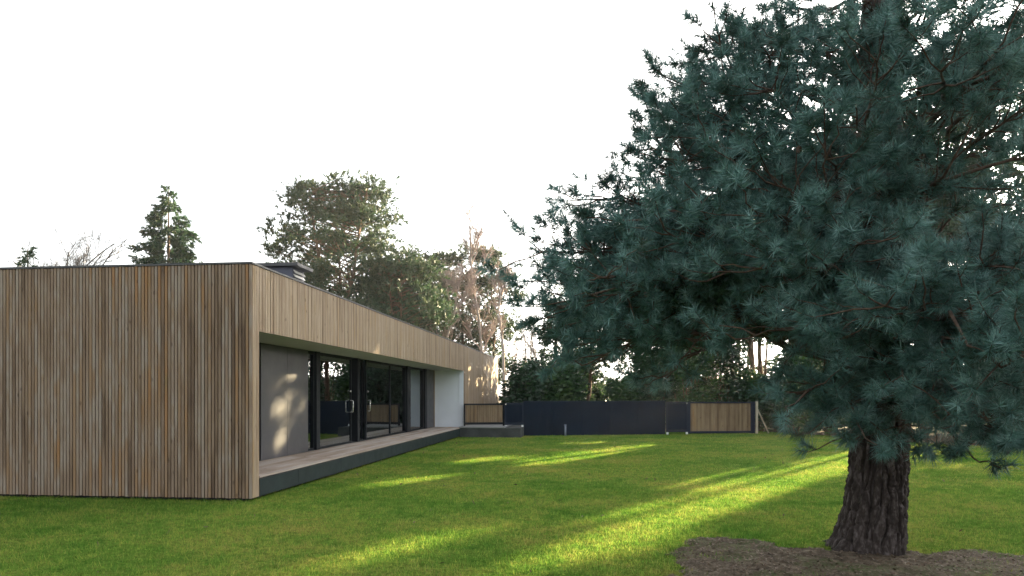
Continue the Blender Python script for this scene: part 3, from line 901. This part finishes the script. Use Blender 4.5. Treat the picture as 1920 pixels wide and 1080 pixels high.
def add_bough(px, py, D, zs=None, seed=0, leaf_from=0.34):
    rr = np.random.default_rng(seed)
    tip = P(px, py, D)
    hd = np.linalg.norm(tip[:2] - T0[:2])
    if zs is None:
        zs = tip[2] - hd * rr.uniform(0.2, 0.5) if tip[2] > 2.6 else tip[2] + hd * rr.uniform(0.02, 0.2)
        zs = max(1.75, min(zs, 8.4))
    a = trunk_axis(zs)
    Lb = np.linalg.norm(tip - a)
    tip = a + (tip - a) * max(0.6, 1 - 0.22 / Lb)
    Lb = np.linalg.norm(tip - a)
    near = D < 5.0
    cv = curve(a, tip, 0.07 * Lb * (1 if tip[2] > zs else 0.6), 9, 0.05 * Lb / 3, rr)
    mb = MB().tube(cv, list(np.linspace(0.018 + 0.010 * Lb, 0.006, 9)), 7)
    stems = [(cv, leaf_from, int(5 + 3.4 * Lb))]
    # forks of the bough
    for k in range(2 if Lb < 2.5 else 3):
        t = rr.uniform(.38, .82)
        bp_, bd_ = at_curve(cv, np.array([t]))
        sgn = 1 if k % 2 else -1
        sd_ = unit(bd_[0] + unit(np.cross(bd_[0], [0, 0, 1.0])) * sgn * rr.uniform(.5, .95) + np.array([0, 0, rr.uniform(-.25, .5)]))
        l_ = Lb * rr.uniform(.2, .34)
        c2 = curve(bp_[0], bp_[0] + sd_ * l_, 0.04 * l_, 6, 0.02, rr)
        mb.tube(c2, list(np.linspace(0.018, 0.005, 6)), 5, False)
        stems.append((c2, 0.25, int(3 + 5 * l_)))
    shoots_b, shoots_d, shoots_l = [], [], []
    for cvx, lf, nt_ in stems:
        tt = np.sort(rr.uniform(lf, 1.0, nt_)) ** 0.8
        tt[-1] = 1.0
        bp_, bd_ = at_curve(cvx, np.minimum(tt, .999))
        for k in range(nt_):
            d = bd_[k]
            side_ = unit(np.cross(d, [0, 0, 1.0]))
            sgn = 1 if k % 2 else -1
            spread = rr.uniform(0.5, 1.1) if tt[k] < 0.99 else 0.1
            td = unit(d * 1.0 + side_ * sgn * spread + np.array([0, 0, 1.0]) * rr.uniform(-0.35, 0.65) + rr.normal(0, .2, 3))
            tl = rr.uniform(0.28, 0.7) * (1.15 - 0.45 * tt[k]) * min(1.0, 0.45 + Lb / 4.5)
            e = bp_[k] + td * tl
            tc = curve(bp_[k], e, 0.0, 5, 0.012, rr)
            tc[:, 2] += np.linspace(0, 1, 5) ** 2 * 0.14 * tl * rr.uniform(-.6, 1.4)
            mb.tube(tc, list(np.linspace(0.0075, 0.0032, 5)), 4, False)
            ns = rr.integers(2, 5)
            st = np.concatenate([rr.uniform(0.5, .999, ns), [.999]])
            sp, sd = at_curve(tc, st)
            us, vs = frames(sd)
            ph = rr.uniform(0, 2 * np.pi, ns + 1)
            sw = np.concatenate([rr.uniform(.45, 1.0, ns), [0.05]])
            dd_ = unit(sd + (us * np.cos(ph)[:, None] + vs * np.sin(ph)[:, None]) * sw[:, None] + np.array([0, 0, .42]))
            shoots_b.append(sp); shoots_d.append(dd_); shoots_l.append(rr.uniform(.06, .14, ns + 1))
    sb, sd, sl = np.concatenate(shoots_b), np.concatenate(shoots_d), np.concatenate(shoots_l)
    lit = sunlit_gap(sb, 0.05)
    sb, sd, sl = sb[~lit], sd[~lit], sl[~lit]
    if near:
        for p_, d_, l_ in zip(sb, sd, sl):
            mb.tube([p_, p_ + d_ * l_], [.0034, .0022], 3, False)
    bo = mb.build('bough', M['twig'], pine, True)
    nv = needle_tris(rr, sb, sd, sl, 76 if near else 48, 0.105, 0.0046 if near else 0.0075, 1.35, 0.65)
    if len(nv):
        nd_ = link('needles', arr_mesh('needles', nv, tris(nv)), M['needle'], bo)
        nd_['kind'] = 'stuff'
    return len(sb)
ntot = 0
for k, (px, py, D) in enumerate(TIPS):
    ntot += add_bough(px, py, D, None, 100 + k)
print('pine shoots', ntot)
# a few cones
for k, (px, py, D) in enumerate([(1212, 552, 6.1), (1498, 280, 5.3), (1230, 540, 6.2)]):
    c = P(px, py, D)
    mb = MB().tube([c + (0, 0, .03), c + (0, 0, .018), c, c - (0, 0, .02), c - (0, 0, .03)], [.006, .018, .024, .014, .004], 8)
    mb.build('pine_cone', M['twig'], pine, True)

# ------------------------------------------------------------------ trees and shrubs behind
def far_pine(name, label, x, y, H, cb, R, seed, n_clump=46, tpc=26, needle='far_needle', lean=0.0, group=None, tr=0.16, leaders=1, cat='tree', nn=10, nl=0.28, nw=0.078):
    rr = np.random.default_rng(seed)
    t = thing(name, label, cat, (x, y, 0), group)
    mb = MB()
    tops = []
    lx, ly = rr.normal(0, .25, 2)
    for k in range(leaders):
        a = rr.uniform(0, 6.28)
        off = 0 if leaders == 1 else R * 0.42
        top = np.array([x + lx + off * math.cos(a + k * 2.2), y + ly + off * math.sin(a + k * 2.2), H * (0.97 if k == 0 else rr.uniform(.88, .97))])
        st = np.array([x, y, 0.0]) if k == 0 else np.array([x, y, cb * 0.8])
        cv = curve(st, top, 0, 8, 0.06, rr)
        mb.tube(cv, list(np.linspace(tr if k == 0 else tr * .6, 0.03, 8)), 7)
        tops.append(cv)
    mb.build('trunk', M['far_bark'], t, True)
    br = MB()
    sb, sd, bcs = [], [], []
    for k in range(n_clump):
        f = rr.uniform(0, 1) ** 0.8
        z = cb + (H - cb) * f
        prof = math.sin(math.pi * (0.12 + 0.80 * (1 - f)) ) ** 0.7
        ang = rr.uniform(0, 2 * np.pi)
        rad = R * prof * rr.uniform(.35, 1.0)
        cv = tops[k % len(tops)]
        zt_ = np.clip((z - rad * .35 - cv[0][2]) / (cv[-1][2] - cv[0][2]), 0.02, .98)
        a, _ = at_curve(cv, np.array([zt_]))
        a = a[0]
        c = np.array([x + lx * f + rad * math.cos(ang), y + ly * f + rad * math.sin(ang), z])
        bcs.append(curve(a, c, 0.1, 6))
        sz = rr.uniform(.45, .95) * min(1, R / 3.0)
        m_ = int(tpc * rr.uniform(.6, 1.3))
        q_ = rr.normal(0, 1, (m_, 3)) * np.array([sz * .62, sz * .62, sz * .30]) + c
        sb.append(q_)
        sd.append(unit((q_ - c) * np.array([1, 1, .6]) + rr.normal(0, .25, (m_, 3)) + np.array([0, 0, .35])))
    sb, sd = np.concatenate(sb), np.concatenate(sd)
    keep = ~sunlit_gap(sb, 0.36)
    sb, sd = sb[keep], sd[keep]
    open_ = sunlit_gap(np.concatenate(bcs), 0.0).reshape(-1, 6).any(1)
    for bc, o_ in zip(bcs, open_):
        if not o_:
            br.tube(bc[[0, 2, 4, 5]], [0.05, 0.035, 0.022, 0.012], 4, False)
    br.build('branches', M['far_bark'], t, True)['kind'] = 'stuff'
    nv = needle_tris(rr, sb, sd, np.full(len(sb), .24), nn, nl, nw, 1.2, .3)
    link('crown', arr_mesh('crown', nv, tris(nv)), M[needle], t)
    return t
def spruce(name, label, x, y, H, R, seed, zb=0.8, needle='spruce_needle', levels=34, group=None, dens=1.0):
    rr = np.random.default_rng(seed)
    t = thing(name, label, 'tree', (x, y, 0), group)
    MB().tube([(x, y, 0), (x, y, H * .5), (x, y, H)], [.2, .12, .015], 7).build('trunk', M['far_bark'], t, True)
    sb, sd = [], []
    for i in range(levels):
        f = i / (levels - 1)
        z = zb + (H - .15 - zb) * f
        rad = R * (1 - f) ** 0.82 * rr.uniform(.75, 1.12) + 0.08
        nbr = int(max(4, 11 * (1 - f) + 3))
        for k in range(nbr):
            a = rr.uniform(0, 2 * np.pi)
            rl = rad * rr.uniform(.65, 1.1)
            m_ = int(max(3, rl * 9 * dens))
            s = rr.uniform(.12, 1, m_) ** .8
            c = np.column_stack([x + np.cos(a) * rl * s, y + np.sin(a) * rl * s, z - 0.32 * rl * s + 0.16 * rl * s ** 3]) + rr.normal(0, .07, (m_, 3))
            sb.append(c)
            sd.append(unit(np.column_stack([np.full(m_, np.cos(a)), np.full(m_, np.sin(a)), np.full(m_, -.25)]) + rr.normal(0, .45, (m_, 3))))
    sb, sd = np.concatenate(sb), np.concatenate(sd)
    keep = ~sunlit_gap(sb, 0.2)
    sb, sd = sb[keep], sd[keep]
    nv = needle_tris(rr, sb, sd, np.full(len(sb), .26), 9, 0.25, .082, 1.0, .35)
    link('crown', arr_mesh('crown', nv, tris(nv)), M[needle], t)
    return t
def bare_tree(name, label, x, y, H, R, seed, bark='birch_bark', twig='birch_twig', group=None, upright=0.8, depth=4, tr=0.11, twigs=9, stems=1):
    rr = np.random.default_rng(seed)
    t = thing(name, label, 'tree', (x, y, 0), group)
    mb, tw = MB(), []
    br = MB()
    def grow(p, d, ln, rad, lev):
        n = 5
        e = p + d * ln
        cv = curve(p, e, 0, n, ln * .03, rr)
        (mb if lev == 0 else br).tube(cv, list(np.linspace(rad, rad * .55 if lev < depth else rad * .4, n)), 6 if lev < 2 else 3, lev == 0)
        if lev >= depth:
            return
        kids = {0: 13, 1: 6, 2: 4, 3: 3}.get(lev, 3)
        for k in range(kids):
            s = rr.uniform(.3 if lev == 0 else .25, 1.0)
            bp_, bd_ = at_curve(cv, np.array([min(.999, s)]))
            sd_ = unit(rr.normal(0, 1, 3) * np.array([1, 1, .5]))
            nd = unit(bd_[0] * .75 + sd_ * .75 + np.array([0, 0, upright * (.6 if lev < 2 else .25)]))
            grow(bp_[0], nd, ln * rr.uniform(.32, .55) * (1 if lev else (1.25 - .55 * s) * R / (0.42 * H)), rad * .42, lev + 1)
        if lev >= 2:
            m_ = twigs
            s = rr.uniform(.2, 1, m_)
            bp_, bd_ = at_curve(cv, np.minimum(s, .999))
            nd = unit(bd_ + rr.normal(0, .55, (m_, 3)))
            l_ = rr.uniform(.3, .8, m_) * min(1.0, ln * .9 + .2)
            sdv = unit(np.cross(nd, rr.normal(0, 1, (m_, 3)))) * .008
            tw.append(np.stack([bp_ - sdv, bp_ + sdv, bp_ + nd * l_[:, None]], 1).reshape(-1, 3))
    for s in range(stems):
        a = rr.uniform(0, 6.28)
        grow(np.array([x, y, 0.0]) + (0 if stems == 1 else np.array([.3 * math.cos(a), .3 * math.sin(a), 0])), unit(np.array([rr.normal(0, .04 * stems), rr.normal(0, .04 * stems), 1])), H * (.8 if s == 0 else rr.uniform(.6, .8)), tr, 0)
    mb.build('trunk', M[bark], t, True)
    br.build('branches', M[twig], t, True)['kind'] = 'stuff'
    v = np.concatenate(tw)
    link('twigs', arr_mesh('twigs', v, tris(v)), M[twig], t)['kind'] = 'stuff'
    return t
def shrub(name, label, x, y, rx, ry, H, seed, mat='laurel', n=9000, leaf=(.05, .10), group=None, cat='shrub', z0=0.0, lobes=14):
    rr = np.random.default_rng(seed)
    t = thing(name, label, cat, (x, y, 0), group)
    br = MB()
    pts = []
    for k in range(lobes):
        a = rr.uniform(0, 6.28)
        f = rr.uniform(.1, 1)
        c = np.array([x + rx * .62 * math.cos(a) * rr.uniform(.2, 1), y + ry * .62 * math.sin(a) * rr.uniform(.2, 1), z0 + (H - z0) * (0.10 + .74 * f)])
        s = np.array([rx, ry, H * .5]) * rr.uniform(.3, .48)
        m_ = n // lobes
        d = unit(rr.normal(0, 1, (m_, 3)))
        pts.append(c + d * s * rr.uniform(.55, 1.08, (m_, 1)))
        br.tube(curve(np.array([x + .1 * math.cos(a), y + .1 * math.sin(a), 0]), c, .05, 4), [.035, .03, .02, .01], 4, False)
    p = np.concatenate(pts)
    p = p[(p[:, 2] > 0.03)]
    p = p[~sunlit_gap(p, .12)]
    br.build('stems', M['far_bark'], t)
    v = leaf_quads(rr, p, *leaf)
    link('foliage', arr_mesh('foliage', v, np.arange(len(v)).reshape(-1, 4)), M[mat], t)
    return t
def gxy(px, D):
    p = P(px, HZ, D)
    return p[0], p[1]
def ztop(py, D):
    return EYE + (HZ - py) * D / F_PX

# behind the house, left to centre
spruce('spruce_tree', 'tall narrow conical spruce rising above the roof', *gxy(316, 42), ztop(350, 42), 4.6, 201, 1.5, levels=60, dens=1.7)
spruce('small_conifer', 'dark conifer tip just above the roof at the far left', *gxy(52, 36), ztop(466, 36), 1.9, 202, 1.0, levels=24)
bare_tree('bare_tree', 'leafless round-topped tree just above the roof between two conifers', *gxy(128, 38), ztop(472, 38) * 1.04, 5.0, 203, 'grey_twig', 'grey_twig', None, .7, 4, .12, 8)
far_pine('scots_pine', 'broad many-topped pine behind the roof beside the chimney', *gxy(632, 45), ztop(352, 45), 3.6, 5.0, 204, 260, 34, leaders=4, tr=.24)
far_pine('scots_pine', 'lower dark pine right of the broad pine behind the roof', *gxy(745, 43), ztop(490, 43), 3.2, 3.3, 205, 120, 34, leaders=2, tr=.16)
far_pine('scots_pine', 'low pine branches behind the roof between chimney and dark pine', *gxy(690, 47), ztop(560, 47), 2.0, 3.2, 206, 80, 30)
bare_tree('birch_tree', 'pale leafless birch with pinkish twigs behind the middle of the roof', *gxy(846, 46), ztop(462, 46) * 1.08, 2.8, 207, upright=1.1, twigs=12)
bare_tree('birch_tree', 'tallest leafless birch, its thin top high above the roof', *gxy(906, 48), ztop(385, 48) * 1.12, 2.7, 208, upright=1.3, twigs=12)
bare_tree('birch_tree', 'slim leafless birch at the far end of the roof', *gxy(948, 44), ztop(490, 44) * 1.1, 1.8, 209, upright=1.3, twigs=9)
bare_tree('bare_sapling', 'thin bare saplings standing in the bright gap left of the big pine', *gxy(992, 42), ztop(560, 42), 1.3, 210, 'grey_twig', 'grey_twig', None, 1.2, 3, .05, 10, 3)
far_pine('scots_pine', 'dark green pine behind the pale birches', *gxy(872, 52), ztop(468, 52), 3.5, 2.7, 211, 80, 26)
far_pine('scots_pine', 'slim green pine between the tallest birch and the slim birch', *gxy(925, 52), ztop(480, 52), 2.6, 2.2, 212, 80, 26)
far_pine('scots_pine', 'pine with open lower trunks left of the birches', *gxy(808, 50), ztop(480, 50), 4.0, 2.5, 213, 70, 26)

spruce('shading_evergreen', 'dark evergreen added behind the left lobe of the big pine to shade the far facade', *gxy(1042, 38.5), 7.0, 2.3, 221, 0.4, 'far_needle', 34, dens=1.6)  # unseen tree, added to block sun from the far facade
spruce('shading_evergreen', 'second dark evergreen added for shade behind the left lobe of the big pine', *gxy(1082, 41.5), 7.4, 2.2, 222, 0.4, 'far_needle', 34, dens=1.6)  # also added out of sight as a sun block for that wall
far_pine('slim_pine', 'slim pine with bare trunk right of the cream outbuilding', *gxy(1193, 38), 9.0, 4.6, 2.2, 223, 60, 24, tr=.19)
far_pine('slim_pine', 'slim pine with bare reddish trunk behind the middle of the navy screen', *gxy(1231, 40), 9.5, 5.0, 2.3, 224, 60, 24, tr=.16)
far_pine('slim_pine', 'slim pine with bare trunk behind the gap left of the cream outbuilding', *gxy(1103, 37.8), 7.6, 2.8, 2.0, 225, 100, 24, tr=.13)  # stands nearer with a lower, fuller crown to keep sun off the far facade
for q_, px_ in enumerate((1403, 1418, 1434)):
    far_pine('slim_pine', ('left', 'middle', 'right')[q_] + ' of three thin trunks in the bright gap above the timber-slat fence', *gxy(px_, 48 + q_), 13.0, 8.5, 1.9, 226 + q_, 50, 24, tr=.12)
# hedge shrubs behind the fence
HED = [(984, 32.0, 1.3, 3.5, 'dark_leaf', 'dark evergreen shrub at the end of the house behind the terrace'),
       (1040, 32.5, 1.5, 3.4, 'laurel', 'rounded laurel shrub behind the left end of the navy screen'),
       (1075, 33.0, 1.2, 2.6, 'dark_leaf', 'dark shrub behind the navy screen left of the cream outbuilding'),
       (1174, 33.0, 1.3, 3.0, 'laurel', 'low leafy shrub behind the navy screen right of the cream outbuilding'),
       (1228, 32.5, 1.6, 4.2, 'dark_leaf', 'dark shrub behind the middle of the navy screen'),
       (1288, 32.0, 1.7, 4.6, 'laurel', 'green shrub behind the right end of the navy screen'),
       (1350, 32.5, 1.7, 5.6, 'dark_leaf', 'tall dark shrub behind the left half of the timber-slat fence'),
       (1415, 33.0, 1.4, 2.8, 'laurel', 'low shrub catching light behind the right half of the timber-slat fence'),
       (1490, 31.0, 2.0, 5.2, 'dark_leaf', 'dense dark evergreen bush right of the timber-slat fence'),
       (1560, 28.0, 1.9, 4.4, 'laurel', 'leafy green bush behind the lowest left pine bough'),
       (1640, 29.0, 2.0, 4.6, 'dark_leaf', 'dark bush directly behind the big pine trunk'),
       (1735, 28.5, 2.0, 3.8, 'dark_leaf', 'dark bush just right of the big pine trunk at the wood edge'),
       (1830, 29.0, 2.0, 3.4, 'dark_leaf', 'dark bush at the wood edge under the low right boughs'),
       (1925, 29.0, 2.2, 3.8, 'laurel', 'green bush at the wood edge against the right border'),
       (1012, 36.5, 1.7, 4.0, 'dark_leaf', 'taller dark bush added behind the shrub at the end of the house to shade its facade'),  # second rank, added to shade the far facade
       (1062, 37.5, 1.8, 3.2, 'laurel', 'taller green bush added for facade shade behind the shrubs left of the cream outbuilding'),  # likewise added against sun on the facade
       (1205, 39.0, 2.4, 5.6, 'dark_leaf', 'tall bush in the second rank behind the middle of the navy screen'),
       (1310, 40.0, 2.3, 5.2, 'dark_leaf', 'tall bush in the second rank behind the right end of the navy screen'),
       (1540, 36.0, 2.5, 4.8, 'dark_leaf', 'dark thicket in the wood left of the big pine trunk'),
       (1690, 38.0, 2.6, 4.2, 'dark_leaf', 'dark thicket in the wood right of the big pine trunk'),
       (1458, 33.5, 1.2, 1.9, 'laurel', 'low bush added just right of the pale end post to darken the sunlit ground'),  # added to cover and shade bright ground beyond the post
       (1840, 37.0, 2.6, 4.4, 'dark_leaf', 'dark thicket deep in the wood at the right')]
for k, (px, D, rad, H, mt, lab) in enumerate(HED):
    shrub('evergreen_shrub', lab, *gxy(px, D), rad, rad * .8, H, 300 + k, mt, 10500 if k < 14 else 6000, (.06, .12), lobes=22)

# the backlit wood beyond the lawn
r = np.random.default_rng(9)
WOOD = []
for row, (Y, x0, x1, st) in enumerate(((35.5, 3.0, 34, 4.2), (40.5, 5.0, 42, 4.2), (46, 8.0, 50, 4.6))):
    x = x0
    while x < x1:
        WOOD.append((x + r.uniform(-1, 1), Y + r.uniform(-1.4, 1.4), row))
        x += st * r.uniform(.85, 1.15)
ORD = ['first', 'second', 'third', 'fourth', 'fifth', 'sixth', 'seventh', 'eighth', 'ninth', 'tenth', 'eleventh', 'twelfth']
cnt = [0, 0, 0]
rown = ['front', 'middle', 'rear']
for k, (x, y, row) in enumerate(WOOD):
    short = x < 9.5
    H = r.uniform(9.0, 11.5) if short else (r.uniform(17, 20) if k % 4 == 0 else r.uniform(12, 14.5))
    cb = 4.2 if short else r.uniform(4.6, 6.8)
    u = (x * CT + y * ST) / (-x * ST + y * CT)
    vis = u * F_PX + CX < 1960
    if vis:
        lab = '%s pine from the left in the %s row of the backlit wood' % (ORD[min(cnt[row], 11)], rown[row])
        cnt[row] += 1
    else:
        lab = 'tall pine of the wood beyond the right edge'
    far_pine('wood_pine', lab, x, y, H, cb, r.uniform(2.5, 3.3), 400 + k, (125 if vis else 85) if not short else 85, 24, group='pines of the wood beyond the lawn', tr=r.uniform(.12, .2), nn=8, nl=.34, nw=.08)

# undergrowth far inside the wood, one dark mass along the horizon
r = np.random.default_rng(55)
n = 26000
ux = r.uniform(-3, 46, n)
hh = 1.6 + 2.6 * vnoise(ux, ux * 0, 0.35, 61) + 0.8 * vnoise(ux, ux * 0, 1.3, 62)
cc = np.column_stack([ux, 54 + r.normal(0, .9, n), hh * r.uniform(0, 1, n) ** .7])
cc = cc[~sunlit_gap(cc, .1)]
v = leaf_quads(r, cc, .12, .24)
tag(link('undergrowth', arr_mesh('undergrowth', v, np.arange(len(v)).reshape(-1, 4)), M['dark_leaf']), 'dark undergrowth far inside the backlit wood', 'undergrowth', kind='stuff')

# ------------------------------------------------------------------ thin mist added round the whole place to imitate backlight glare
m_hz, nt, out = mat_new('glare_haze')
pv = N(nt, 'VolumePrincipled')
pv.inputs['Color'].default_value = (0.97, 0.98, 1.0, 1)
pv.inputs['Density'].default_value = 0.0004
pv.inputs['Anisotropy'].default_value = 0.5
L(nt, pv.outputs[0], out.inputs['Volume'])
tag(MB().box(-95, 95, -45, 125, -1.0, 26.0).build('glare_haze', m_hz), 'thin pale mist added to imitate backlight glare', 'glare_haze', kind='stuff')
